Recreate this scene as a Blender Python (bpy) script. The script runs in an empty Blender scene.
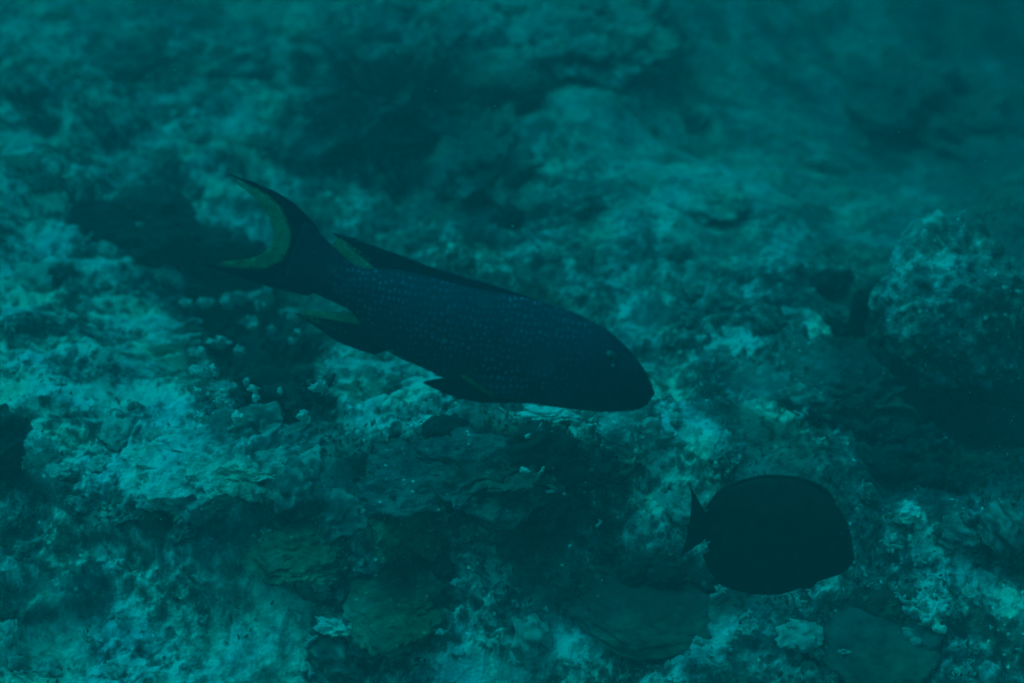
import bpy, math, random
import numpy as np
from mathutils import Vector, Matrix

S = bpy.context.scene
COL = S.collection
R = math.radians

# ------------------------------------------------------------------ camera
CAM_H, PITCH, HFOV = 2.0, 36.0, 40.0
W, H = 1024, 683
FPX = (W / 2) / math.tan(R(HFOV / 2))
cam_d = bpy.data.cameras.new('camera')
cam = bpy.data.objects.new('camera', cam_d)
COL.objects.link(cam)
cam.location = (0, 0, CAM_H)
cam.rotation_euler = (R(90 - PITCH), 0, 0)
cam_d.sensor_width = 36.0
cam_d.angle = R(HFOV)
cam_d.clip_start = 0.02
cam_d.clip_end = 300
cam_d.dof.use_dof = True
cam_d.dof.focus_distance = 2.55
cam_d.dof.aperture_fstop = 1.6
S.camera = cam

# ------------------------------------------------------------------ world, sun, exposure
SUN_EL, SUN_AZ = 58.0, -50.0          # azimuth from +y towards +x
WATER = (0.0, 0.78, 0.86)             # daylight after ten metres of sea water: no red left
w = bpy.data.worlds.new('World')
S.world = w
w.use_nodes = True
nt = w.node_tree
bg = nt.nodes['Background']
sky = nt.nodes.new('ShaderNodeTexSky')
sky.sky_type = 'NISHITA'
sky.sun_disc = False
sky.sun_elevation = R(SUN_EL)
sky.sun_rotation = R(SUN_AZ)
hs = nt.nodes.new('ShaderNodeHueSaturation')
hs.inputs['Saturation'].default_value = 0.25
mx = nt.nodes.new('ShaderNodeMix')
mx.data_type = 'RGBA'
mx.blend_type = 'MULTIPLY'
mx.inputs[0].default_value = 1.0
mx.inputs[7].default_value = (WATER[0], WATER[1], WATER[2], 1)
nt.links.new(sky.outputs[0], hs.inputs['Color'])
nt.links.new(hs.outputs[0], mx.inputs[6])
nt.links.new(mx.outputs[2], bg.inputs[0])
bg.inputs[1].default_value = 0.15
sd = bpy.data.lights.new('sun', 'SUN')
sd.energy = 2.0
sd.angle = R(38)
sd.color = (0.0, 0.82, 0.91)
sun = bpy.data.objects.new('sun', sd)
COL.objects.link(sun)
sdir = Vector((math.sin(R(SUN_AZ)) * math.cos(R(SUN_EL)), math.cos(R(SUN_AZ)) * math.cos(R(SUN_EL)), math.sin(R(SUN_EL))))
sun.rotation_euler = sdir.to_track_quat('Z', 'Y').to_euler()
sun.location = (0, 0, 8)
vs = S.view_settings
vs.view_transform = 'Standard'
vs.look = 'None'
vs.gamma = 1
vs.exposure = 0.62
S.cycles.use_denoising = True
S.cycles.volume_bounces = 1
S.cycles.max_bounces = 5
S.cycles.diffuse_bounces = 2
HAZE_D = 0.23

# ------------------------------------------------------------------ noise
rng = np.random.RandomState(7)
PERM = rng.permutation(512).astype(np.int64)
def hsh(i, j, k=0):
    a = PERM[(i & 511)]
    b = PERM[(a + j) & 511]
    return PERM[(b + k) & 511]
ANG = rng.rand(512) * 2 * math.pi
GX, GY = np.cos(ANG), np.sin(ANG)
G3 = rng.normal(size=(512, 3)); G3 /= np.linalg.norm(G3, axis=1)[:, None]
def fade(t): return t * t * t * (t * (t * 6 - 15) + 10)
def n2(x, y, seed=0):
    xi = np.floor(x).astype(np.int64); yi = np.floor(y).astype(np.int64)
    xf, yf = x - xi, y - yi
    u, v = fade(xf), fade(yf)
    def g(di, dj):
        h = hsh(xi + di, yi + dj, seed)
        return GX[h] * (xf - di) + GY[h] * (yf - dj)
    a, b, c, d = g(0, 0), g(1, 0), g(0, 1), g(1, 1)
    return ((a + u * (b - a)) * (1 - v) + (c + u * (d - c)) * v) * 1.4
def n3(p, seed=0):
    pi = np.floor(p).astype(np.int64); pf = p - pi
    u = fade(pf)
    def g(a, b, c):
        h = hsh(pi[:, 0] + a, pi[:, 1] + b, pi[:, 2] + c + seed)
        q = G3[h]
        return q[:, 0] * (pf[:, 0] - a) + q[:, 1] * (pf[:, 1] - b) + q[:, 2] * (pf[:, 2] - c)
    r = 0
    for a in (0, 1):
        for b in (0, 1):
            for c in (0, 1):
                wt = (u[:, 0] if a else 1 - u[:, 0]) * (u[:, 1] if b else 1 - u[:, 1]) * (u[:, 2] if c else 1 - u[:, 2])
                r = r + wt * g(a, b, c)
    return r * 1.5
def fbm2(x, y, oct=4, seed=0, gain=0.5):
    r, a = 0, 1.0
    for o in range(oct):
        r = r + a * n2(x + 17.3 * o, y - 9.1 * o, seed + o * 13)
        x = x * 2.03; y = y * 2.03; a *= gain
    return r
def fbm3(p, oct=4, seed=0, gain=0.5):
    r, a = 0, 1.0
    for o in range(oct):
        r = r + a * n3(p + 7.7 * o, seed + o * 11)
        p = p * 2.03; a *= gain
    return r
def sstep(a, b, x):
    t = np.clip((x - a) / (b - a), 0, 1)
    return t * t * (3 - 2 * t)

# ------------------------------------------------------------------ pixel <-> world helpers
CP, SP = math.cos(R(PITCH)), math.sin(R(PITCH))
FWD = np.array([0, CP, -SP]); UP = np.array([0, SP, CP]); RIGHT = np.array([1.0, 0, 0])
CAMP = np.array([0, 0, CAM_H])
def ray(px, py):
    return FWD + RIGHT * ((px - W / 2) / FPX) + UP * ((H / 2 - py) / FPX)
def at_depth(px, py, d):
    return CAMP + ray(px, py) * d
def project(x, y, z):
    dy, dz = y, z - CAM_H
    f = np.maximum(dy * CP - dz * SP, 0.2)
    u = dy * SP + dz * CP
    return W / 2 + FPX * x / f, H / 2 - FPX * u / f

# brightness painted into the reef colour (0 dark algae and shaded hollows .. 9 bare white limestone), read off in 64 pixel cells
TONE = np.array([
 [4.5,4.8,3.5,4.5,4.5,4.0,3.5,5.0,5.0,4.5,4.0,3.5,3.8,4.5,3.2,2.5],
 [3.5,3.5,3.4,4.8,4.0,3.0,2.4,2.6,4.2,4.2,3.8,3.6,3.8,3.2,2.6,3.2],
 [5.2,5.2,5.8,5.5,4.5,3.5,3.0,2.6,4.2,4.5,4.8,4.4,4.4,3.6,3.2,3.4],
 [6.0,3.0,3.5,5.2,4.0,3.6,3.2,2.6,3.4,4.4,5.5,5.0,4.4,5.0,4.6,3.0],
 [6.2,5.2,4.6,2.2,3.4,4.0,3.6,3.8,4.0,4.4,4.0,4.0,4.2,3.6,5.2,4.2],
 [5.4,5.8,5.2,2.4,3.0,4.2,3.6,3.4,4.0,4.2,4.2,4.6,4.2,2.2,4.8,2.8],
 [6.4,5.6,5.8,2.4,2.2,6.2,5.4,3.2,3.4,4.2,4.8,3.6,4.2,2.2,2.6,1.2],
 [4.8,6.2,6.8,7.2,6.2,2.8,2.4,1.8,1.8,4.4,5.4,3.4,3.4,1.8,1.8,1.4],
 [3.2,3.6,4.2,5.2,4.0,4.0,3.4,3.0,1.8,2.4,4.8,3.4,2.4,3.4,4.2,3.0],
 [4.6,5.0,4.6,4.8,5.2,4.2,3.0,4.0,2.8,2.4,2.0,3.0,3.4,3.4,4.2,4.0],
 [5.8,6.2,5.2,5.6,6.2,4.4,4.0,6.2,5.6,5.4,4.4,4.8,4.2,3.0,4.2,3.8]])
# single patches, some painting the shade of hollows and gaps: (px, py, rx, ry, slant deg, change)
PATCH = [
 (60,8,18,14,0,2.2),(212,55,26,12,0,2.8),(262,68,24,7,20,2.2),(280,10,70,9,0,1.0),(180,18,8,8,0,1),(92,75,16,10,30,1.5),
 (175,106,22,7,0,1.8),(150,155,45,14,0,1.2),(238,138,45,12,0,1.4),(20,165,30,16,0,1.5),
 (20,120,40,16,0,0.8),(70,110,22,10,-20,1.0),
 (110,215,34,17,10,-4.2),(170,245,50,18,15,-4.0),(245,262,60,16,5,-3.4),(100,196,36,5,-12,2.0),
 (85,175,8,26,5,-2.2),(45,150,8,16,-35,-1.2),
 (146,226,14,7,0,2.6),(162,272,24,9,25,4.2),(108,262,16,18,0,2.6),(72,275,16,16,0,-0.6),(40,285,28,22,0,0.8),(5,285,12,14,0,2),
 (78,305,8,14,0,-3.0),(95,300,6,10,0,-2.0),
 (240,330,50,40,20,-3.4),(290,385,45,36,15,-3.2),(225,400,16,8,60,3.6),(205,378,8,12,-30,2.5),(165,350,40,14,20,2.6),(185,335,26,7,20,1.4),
 (237,300,12,5,30,3.2),(250,325,8,8,0,3.6),(192,325,8,8,0,3.2),(220,345,8,5,0,2.8),(265,298,8,10,0,2.4),(215,362,14,4,-20,2.6),
 (350,378,34,14,10,3.2),(400,395,44,10,10,2.0),(375,372,20,8,20,1.4),(330,385,14,14,0,2.0),
 (215,470,100,24,12,0.8),(150,478,46,16,20,1.6),(95,460,20,10,20,1.4),(38,452,15,20,0,3.6),(8,450,20,26,0,-3.6),(10,395,14,16,0,1.5),
 (200,530,60,10,8,-1.8),(40,490,60,14,10,-1.6),(95,505,80,10,10,-1.2),
 (340,500,30,8,20,2.6),(310,540,55,22,20,-1.2),(395,545,50,20,10,-0.6),(110,562,20,16,0,1.6),(30,615,70,9,0,-1.6),
 (320,580,16,18,-30,2.4),(340,625,24,14,-20,2.6),(30,650,20,20,0,1.4),(400,600,40,40,0,-1.6),(460,660,40,20,0,1.6),(560,640,50,20,0,1.6),
 (440,335,150,50,20,-0.2),(450,450,120,30,4,-1.2),(540,500,40,60,0,-1.2),(542,508,24,4,30,3.2),(650,590,80,30,-8,-1.6),  # dark patch under the big fish: its shadow and algae in the colour
 (698,195,44,24,-25,1.6),(785,240,60,30,0,0.6),(740,90,40,24,0,0.5),(920,195,26,14,10,1.6),(935,130,30,8,40,1.0),(990,70,20,10,0,1.2),
 (880,10,60,10,10,0.8),(870,60,16,20,-30,0.7),(440,45,26,6,15,1.4),(530,28,10,10,0,1.2),(480,100,40,60,-30,-1.0),(400,60,70,40,20,-0.8),
 (420,140,70,40,0,-0.6),(490,190,30,40,0,-0.8),(545,225,40,30,0,0.4),
 (853,312,7,20,0,-2.0),(870,250,20,30,20,0.4),(945,262,14,18,0,3.0),(985,265,10,10,0,1.5),(640,430,40,26,20,1.6),(545,415,28,7,10,2.4),
 (600,440,26,22,0,1.4),(700,440,20,18,-40,2.4),(670,500,36,20,0,1.4),(790,430,40,24,0,0.8),(840,400,60,16,10,-1.6),(950,430,90,50,0,-1.2),
 (905,470,60,30,0,-1.0),(912,518,10,10,30,5.0),(930,610,20,14,0,2.8),(920,545,40,14,10,1.0),(880,640,50,40,30,-1.4),(985,600,40,20,0,0.6),
 (660,610,60,20,0,-0.6),(760,630,60,20,0,1.2),(740,600,30,14,0,-0.6),(620,400,20,5,0,1.6),(660,400,16,8,0,2.0),(772,310,22,6,-10,1.8),
 (862,352,24,30,0,-1.8),(682,522,30,34,0,1.6),(740,120,180,80,0,0.8),(698,195,44,24,-25,0.8),(262,352,66,58,0,-1.8),(1012,345,18,60,0,-2.0),(886,330,10,50,10,-2.4),(950,396,80,18,0,-1.8),  # paints shade round the coral head and in the hollow below the tail
 (700,290,80,20,0,0.5),(640,270,30,20,0,0.5),
]
def tone_at(x, y, z):
    px, py = project(x, y, z)
    px = px + 10 * fbm2(x * 7, y * 7, 3, 91); py = py + 8 * fbm2(x * 7 + 40, y * 7, 3, 92)
    gx = np.clip(px / 64 - 0.5, 0, 14.999); gy = np.clip(py / 62.1 - 0.5, 0, 9.999)
    i = gx.astype(int); j = gy.astype(int)
    u = gx - i; v = gy - j
    u = u * u * (3 - 2 * u); v = v * v * (3 - 2 * v)
    t = (TONE[j, i] * (1 - u) + TONE[j, i + 1] * u) * (1 - v) + (TONE[j + 1, i] * (1 - u) + TONE[j + 1, i + 1] * u) * v
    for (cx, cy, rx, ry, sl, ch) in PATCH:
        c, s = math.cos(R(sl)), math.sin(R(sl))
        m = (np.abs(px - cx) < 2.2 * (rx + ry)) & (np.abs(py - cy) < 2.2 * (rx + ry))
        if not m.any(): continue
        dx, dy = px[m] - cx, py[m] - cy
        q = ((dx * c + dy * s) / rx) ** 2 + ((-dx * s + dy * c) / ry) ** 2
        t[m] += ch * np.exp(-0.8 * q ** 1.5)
    t = 4.2 + (t - 4.2) * (0.70 + 0.24 * sstep(150, 330, py))  # contrast flattened, then paler towards the top: haze put into the colour
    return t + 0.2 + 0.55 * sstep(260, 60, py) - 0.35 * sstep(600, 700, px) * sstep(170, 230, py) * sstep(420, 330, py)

# ------------------------------------------------------------------ terrain height
MOUND = [  # x, y, rx, ry, height : larger forms of the reef
 (-1.5,3.4,0.7,0.5,0.22),(-0.9,2.2,0.8,0.35,0.10),(0.1,4.6,0.55,0.45,0.28),(1.6,3.2,0.35,0.3,0.10),
 (0.2,2.6,0.4,0.25,-0.08),(1.02,2.42,0.36,0.22,-0.18),(-0.75,3.0,0.3,0.22,-0.14),(-1.25,3.55,0.4,0.12,-0.12),
 (0.4,2.15,0.5,0.25,0.06),(-0.2,2.3,0.3,0.2,0.08),(1.0,4.2,0.9,0.7,-0.15)]
def height(x, y):
    h = 0.16 * fbm2(x * 0.55, y * 0.55, 2, 3)
    h = h - 0.34 * sstep(0.0, 2.2, x) * sstep(2.8, 5.2, y) + 0.10 * sstep(-0.4, -2.0, x)
    h = h + 0.5 * sstep(6.5, 13, y) + 0.9 * sstep(2.8, 9, np.abs(x)) * sstep(0, 3, y + 3)
    for (cx, cy, rx, ry, a) in MOUND:
        h = h + a * np.exp(-((x - cx) / rx) ** 2 - ((y - cy) / ry) ** 2)
    wx = x + 0.05 * fbm2(x * 4, y * 4, 2, 21); wy = y + 0.05 * fbm2(x * 4 + 9, y * 4, 2, 22)
    m = fbm2(wx * 2.6, wy * 2.6, 2, 31)
    h = h + 0.085 * m
    b = 1 - 2.2 * np.abs(fbm2(wx * 7, wy * 7, 2, 41))
    h = h + 0.022 * b * (1 - 0.7 * sstep(-0.25, 0.3, x) * sstep(2.75, 3.3, y))
    return h
def silt_haze(x, y):
    """1 where colour contrast and small relief are flattened: haze painted in far off, sediment pockets elsewhere"""
    far = sstep(-0.25, 0.3, x - 0.25 * n2(x * 2, y * 2, 5)) * sstep(2.75, 3.3, y)
    pocket = 0.75 * sstep(0.05, 0.55, fbm2(x * 3.1 + 5, y * 3.1, 3, 111))
    return np.clip(0.88 * far + pocket + 0.45 * sstep(3.2, 4.6, y), 0, 0.94)
def fine(x, y):
    wx = x + 0.012 * fbm2(x * 18, y * 18, 2, 51); wy = y + 0.012 * fbm2(x * 18 + 9, y * 18, 2, 52)
    a = np.abs(fbm2(wx * 17, wy * 17, 2, 61))
    b = np.abs(fbm2(wx * 42, wy * 42, 2, 71))
    c = n2(wx * 110, wy * 110, 81)
    k = 1 - 0.9 * silt_haze(x, y)
    return (0.015 * (0.5 - a * 1.4) + 0.006 * (0.5 - b * 1.2) + 0.0015 * c) * k
_gx = np.linspace(-3.2, 3.2, 641); _gy = np.linspace(0.4, 8.4, 801)
_GH = height(*[q.ravel() for q in np.meshgrid(_gx, _gy)]).reshape(801, 641)
def h1(x, y):
    a = min(max((x + 3.2) / 0.01, 0), 639.99); b = min(max((y - 0.4) / 0.01, 0), 799.99)
    i, j = int(a), int(b); u, v = a - i, b - j
    return float((_GH[j, i] * (1 - u) + _GH[j, i + 1] * u) * (1 - v) + (_GH[j + 1, i] * (1 - u) + _GH[j + 1, i + 1] * u) * v)
def ground(px, py):
    d = ray(px, py); t = 1.2
    while t < 14:
        p = CAMP + d * t
        if p[2] < h1(p[0], p[1]): break
        t += 0.02
    return p
def pale_from(t, x, y, z, sharp=1.0):
    """turn mean tone, painted shade included, into crisp blotches of bare limestone among algae"""
    n = 1.1 * fbm2(x * 8, y * 8 + z * 5, 3, 101) + 0.95 * fbm2(x * 38, y * 38 + z * 20, 4, 102, 0.7)
    f = np.clip((t - 0.9) / 7.0, 0, 1.2)
    v = f - 0.02 + 0.55 * n * (0.35 + 0.9 * np.clip(f, 0, 1)) * (1 - 0.72 * silt_haze(x, y))
    return np.clip(v, 0.0, 1.25)

# ------------------------------------------------------------------ materials
def nodes_of(name):
    m = bpy.data.materials.new(name)
    m.use_nodes = True
    t = m.node_tree
    return m, t, t.nodes['Principled BSDF']
def reef_mat(name, dark, mid, pale, bump=0.5, scale=1.0, rough=0.9, speck=2.2):
    m, t, b = nodes_of(name)
    N, L = t.nodes.new, t.links.new
    at = N('ShaderNodeAttribute'); at.attribute_name = 'pale'
    tc = N('ShaderNodeTexCoord')
    nz = N('ShaderNodeTexNoise'); nz.inputs['Scale'].default_value = 55 * scale; nz.inputs['Detail'].default_value = 5; nz.inputs['Roughness'].default_value = 0.65
    L(tc.outputs['Object'], nz.inputs['Vector'])
    mr = N('ShaderNodeMath'); mr.operation = 'MULTIPLY'
    ms = N('ShaderNodeMath'); ms.operation = 'SUBTRACT'; ms.inputs[1].default_value = 0.5; L(nz.outputs['Fac'], ms.inputs[0])
    sa = N('ShaderNodeAttribute'); sa.attribute_name = 'silt_haze'
    sg = N('ShaderNodeMath'); sg.operation = 'MULTIPLY_ADD'; sg.inputs[1].default_value = -0.6; sg.inputs[2].default_value = 0.72; L(sa.outputs['Fac'], sg.inputs[0])
    L(ms.outputs[0], mr.inputs[0]); L(sg.outputs[0], mr.inputs[1])
    ad = N('ShaderNodeMath'); ad.operation = 'ADD'
    L(at.outputs['Fac'], ad.inputs[0]); L(mr.outputs[0], ad.inputs[1])
    vo = N('ShaderNodeTexVoronoi'); vo.inputs['Scale'].default_value = 62 * scale
    L(tc.outputs['Object'], vo.inputs['Vector'])
    vr = N('ShaderNodeMapRange'); vr.inputs['From Min'].default_value = 0.08; vr.inputs['From Max'].default_value = 0.30; vr.inputs['To Min'].default_value = 1.0; vr.inputs['To Max'].default_value = 0
    L(vo.outputs['Distance'], vr.inputs['Value'])
    sepc = N('ShaderNodeSeparateColor'); L(vo.outputs['Color'], sepc.inputs[0])
    vg = N('ShaderNodeMath'); vg.operation = 'GREATER_THAN'; vg.inputs[1].default_value = 0.78
    vs2 = N('ShaderNodeMath'); vs2.operation = 'MULTIPLY_ADD'; vs2.inputs[1].default_value = -0.4; L(sa.outputs['Fac'], vs2.inputs[0]); L(sepc.outputs[0], vs2.inputs[2])
    L(vs2.outputs[0], vg.inputs[0])
    vm = N('ShaderNodeMath'); vm.operation = 'MULTIPLY'; L(vr.outputs[0], vm.inputs[0]); L(vg.outputs[0], vm.inputs[1])
    vk = N('ShaderNodeMath'); vk.operation = 'MULTIPLY'; L(vm.outputs[0], vk.inputs[0]); L(at.outputs['Fac'], vk.inputs[1])
    ad2 = N('ShaderNodeMath'); ad2.operation = 'MULTIPLY_ADD'; ad2.inputs[1].default_value = speck
    L(vk.outputs[0], ad2.inputs[0]); L(ad.outputs[0], ad2.inputs[2]); ad = ad2
    cr = N('ShaderNodeValToRGB')
    e = cr.color_ramp.elements
    e[0].position = 0.12; e[0].color = (*dark, 1)
    e[1].position = 0.92; e[1].color = (*pale, 1)
    k = e.new(0.48); k.color = (*mid, 1)
    L(ad.outputs[0], cr.inputs[0])
    # patches of green turf and pinkish crust
    n4 = N('ShaderNodeTexNoise'); n4.inputs['Scale'].default_value = 6 * scale; n4.inputs['Detail'].default_value = 4
    L(tc.outputs['Object'], n4.inputs['Vector'])
    c2 = N('ShaderNodeValToRGB'); q = c2.color_ramp.elements
    q[0].position = 0.35; q[0].color = (1.0, 0.92, 1.0, 1); q[1].position = 0.65; q[1].color = (0.8, 1.0, 0.82, 1)
    L(n4.outputs['Fac'], c2.inputs[0])
    mm = N('ShaderNodeMix'); mm.data_type = 'RGBA'; mm.blend_type = 'MULTIPLY'; mm.inputs[0].default_value = 1
    L(cr.outputs[0], mm.inputs[6]); L(c2.outputs[0], mm.inputs[7])
    L(mm.outputs[2], b.inputs['Base Color'])
    b.inputs['Roughness'].default_value = rough
    b.inputs['Specular IOR Level'].default_value = 0.25
    v = N('ShaderNodeTexVoronoi'); v.inputs['Scale'].default_value = 120 * scale
    L(tc.outputs['Object'], v.inputs['Vector'])
    n5 = N('ShaderNodeTexNoise'); n5.inputs['Scale'].default_value = 210 * scale; n5.inputs['Detail'].default_value = 3
    L(tc.outputs['Object'], n5.inputs['Vector'])
    sm = N('ShaderNodeMath'); sm.operation = 'ADD'
    L(v.outputs['Distance'], sm.inputs[0]); L(n5.outputs['Fac'], sm.inputs[1])
    bp = N('ShaderNodeBump'); bp.inputs['Strength'].default_value = bump; bp.inputs['Distance'].default_value = 0.006
    L(sm.outputs[0], bp.inputs['Height']); L(bp.outputs[0], b.inputs['Normal'])
    return m
M_REEF = reef_mat('reef_limestone', (0.09, 0.070, 0.070), (0.26, 0.23, 0.22), (0.78, 0.82, 0.78))
M_ROCK = reef_mat('encrusted_rock', (0.09, 0.070, 0.070), (0.26, 0.23, 0.22), (0.75, 0.78, 0.74), 0.6)
M_GREEN = reef_mat('green_turf_rock', (0.05, 0.04, 0.03), (0.15, 0.16, 0.115), (0.32, 0.34, 0.265), 0.4)
M_DARK = reef_mat('dark_coral_ledge_shade', (0.05, 0.034, 0.036), (0.09, 0.07, 0.075), (0.25, 0.22, 0.23), 0.4)  # also darkens the ledges with painted crevice shade
M_SOFT = reef_mat('soft_coral_skin', (0.08, 0.06, 0.055), (0.17, 0.145, 0.13), (0.3, 0.28, 0.25), 0.15, 0.6, speck=0.0)
M_SPONGE = reef_mat('sponge_skin', (0.02, 0.02, 0.02), (0.05, 0.04, 0.04), (0.1, 0.08, 0.08), 0.6, 0.7)

def plain_mat(name, col, rough=0.5, spec=0.4, noise=0.25, sc=30, trans=0.0):
    m, t, b = nodes_of(name)
    N, L = t.nodes.new, t.links.new
    tc = N('ShaderNodeTexCoord'); nz = N('ShaderNodeTexNoise'); nz.inputs['Scale'].default_value = sc; nz.inputs['Detail'].default_value = 4
    L(tc.outputs['Object'], nz.inputs['Vector'])
    cr = N('ShaderNodeValToRGB'); e = cr.color_ramp.elements
    e[0].position = 0.3; e[0].color = (*[c * (1 - noise) for c in col], 1); e[1].position = 0.7; e[1].color = (*[min(1, c * (1 + noise)) for c in col], 1)
    L(nz.outputs['Fac'], cr.inputs[0]); L(cr.outputs[0], b.inputs['Base Color'])
    b.inputs['Roughness'].default_value = rough; b.inputs['Specular IOR Level'].default_value = spec
    if trans:
        am = N('ShaderNodeMapRange'); am.inputs['From Min'].default_value = 0.3; am.inputs['From Max'].default_value = 0.7
        am.inputs['To Min'].default_value = max(0, 1 - trans * 1.5); am.inputs['To Max'].default_value = min(1, 1 - trans * 0.5)
        L(nz.outputs['Fac'], am.inputs['Value']); L(am.outputs[0], b.inputs['Alpha'])
    return m

# ------------------------------------------------------------------ mesh helpers
def tag(o, label=None, cat=None, group=None, kind=None):
    if label: o['label'] = label
    if cat: o['category'] = cat
    if group: o['group'] = group
    if kind: o['kind'] = kind
    return o
def mesh_np(name, verts, faces, pale=None, smooth=True):
    """faces: (n,4) or (n,3) array, or list of tuples"""
    me = bpy.data.meshes.new(name)
    verts = np.asarray(verts, dtype=np.float32)
    if isinstance(faces, np.ndarray):
        k = faces.shape[1]
        me.vertices.add(len(verts)); me.vertices.foreach_set('co', verts.ravel())
        me.loops.add(faces.size); me.loops.foreach_set('vertex_index', faces.astype(np.int32).ravel())
        me.polygons.add(len(faces)); me.polygons.foreach_set('loop_start', np.arange(0, faces.size, k, dtype=np.int32))
        me.update(calc_edges=True)
    else:
        me.from_pydata([tuple(v) for v in verts.tolist()], [], faces)
        me.update()
    if smooth:
        me.polygons.foreach_set('use_smooth', np.ones(len(me.polygons), dtype=bool))
    if pale is not None:
        a = me.attributes.new('pale', 'FLOAT', 'POINT')
        a.data.foreach_set('value', np.asarray(pale, dtype=np.float32))
    me.validate()
    return me
def link(name, me, mat=None, parent=None, loc=None):
    o = bpy.data.objects.new(name, me)
    COL.objects.link(o)
    if mat and not me.materials: me.materials.append(mat)
    if parent: o.parent = parent
    if loc is not None: o.location = loc
    return o
def empty(name, loc):
    o = bpy.data.objects.new(name, None); COL.objects.link(o); o.location = loc; o.empty_display_size = 0.05
    return o
def grid_faces(nr, nc, wrap=False):
    r = np.arange(nr - 1)[:, None]; c = np.arange(nc if wrap else nc - 1)[None, :]
    c2 = (c + 1) % nc
    f = np.stack([r * nc + c, r * nc + c2, (r + 1) * nc + c2, (r + 1) * nc + c], -1).reshape(-1, 4)
    return f

# ------------------------------------------------------------------ seabed
ys = np.concatenate([np.linspace(-14, 0.9, 40)[:-1], 0.9 * (6.4 / 0.9) ** np.linspace(0, 1, 860), np.linspace(6.4, 18, 70)[1:]])
t_in = np.linspace(-1, 1, 1080)
out = np.linspace(0, 1, 50)[1:] ** 1.6
nr, nc = len(ys), len(t_in) + 2 * len(out)
half = 0.55 + 0.40 * np.clip(ys, 0.9, 6.4)
X = np.zeros((nr, nc)); Y = np.repeat(ys[:, None], nc, 1)
X[:, len(out):-len(out)] = half[:, None] * t_in[None, :]
X[:, -len(out):] = half[:, None] + (18 - half[:, None]) * out[None, :]
X[:, :len(out)] = -X[:, -len(out):][:, ::-1]
x, y = X.ravel(), Y.ravel()
hb = height(x, y)
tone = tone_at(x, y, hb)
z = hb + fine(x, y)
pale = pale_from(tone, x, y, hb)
z = z + 0.010 * (np.clip(tone / 9, 0, 1) - 0.45)
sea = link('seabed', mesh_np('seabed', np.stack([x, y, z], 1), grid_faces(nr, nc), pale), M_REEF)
a_ = sea.data.attributes.new('silt_haze', 'FLOAT', 'POINT'); a_.data.foreach_set('value', silt_haze(x, y).astype(np.float32))
tag(sea, kind='structure')
del X, Y, x, y, hb, tone, z, pale

# ------------------------------------------------------------------ rocks and corals
import bmesh
def ico(sub):
    bm = bmesh.new(); bmesh.ops.create_icosphere(bm, subdivisions=sub, radius=1)
    v = np.array([q.co[:] for q in bm.verts]); f = np.array([[q.index for q in p.verts] for p in bm.faces])
    bm.free(); return v, f
ICO = {k: ico(k) for k in (2, 3, 4, 5, 6)}
def rock_mesh(name, size, seed, rough=0.25, sub=5, tone=4.0, boxy=0.0, spots=0.5, fine_amp=0.03, jag=1.0, ridges=0.0, metric=False):
    v, f = ICO[sub]
    rs = np.random.RandomState(seed); off = rs.rand(3) * 50
    p = v.copy()
    if boxy: p = p / (np.sum(np.abs(p) ** (2 + 4 * boxy), axis=1) ** (1 / (2 + 4 * boxy)))[:, None]
    p = p * (1 + 0.20 * n3(v * 0.9 + off, seed + 40))[:, None] + 0.28 * jag * np.stack([fbm3(v * 1.1 + off + 3 * q, 2, seed + 30 + q) for q in range(3)], 1)
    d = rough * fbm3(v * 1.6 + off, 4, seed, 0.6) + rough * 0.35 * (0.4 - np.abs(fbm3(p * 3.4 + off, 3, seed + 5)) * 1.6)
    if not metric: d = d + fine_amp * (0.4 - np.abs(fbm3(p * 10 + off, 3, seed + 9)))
    if ridges:
        g = np.abs(n3(p * 4.5 + 0.7 * fbm3(p * 2 + off, 2, seed)[:, None] + off, seed + 3))
        d = d + ridges * np.clip(g * 3, 0, 1)
    p = p * (1 + d)[:, None] * np.array(size)[None, :]
    if metric:
        sz_ = np.array(size); nrm = v / sz_; nrm /= np.linalg.norm(nrm, axis=1)[:, None]
        q = p + off
        q = q + 0.012 * np.stack([fbm3(q * 18 + 5 * i_, 2, seed + i_) for i_ in range(3)], 1)
        k_ = min(1.0, fine_amp / 0.06) * min(1.0, float(np.min(sz_)) / 0.05)
        dm = 0.04 * fbm3(q * 7, 2, seed + 9) + 0.020 * (0.5 - 1.4 * np.abs(fbm3(q * 17, 2, seed + 10))) + 0.009 * (0.5 - 1.2 * np.abs(fbm3(q * 42, 2, seed + 11)))
        p = p + nrm * (dm * k_)[:, None]
        d = d + 10 * dm * k_
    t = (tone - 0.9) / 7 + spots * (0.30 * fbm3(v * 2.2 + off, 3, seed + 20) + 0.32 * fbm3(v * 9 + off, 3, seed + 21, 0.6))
    return mesh_np(name, p, f, np.clip(t + (0.25 if metric else 0.6) * d, 0, 1.2))

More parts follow.
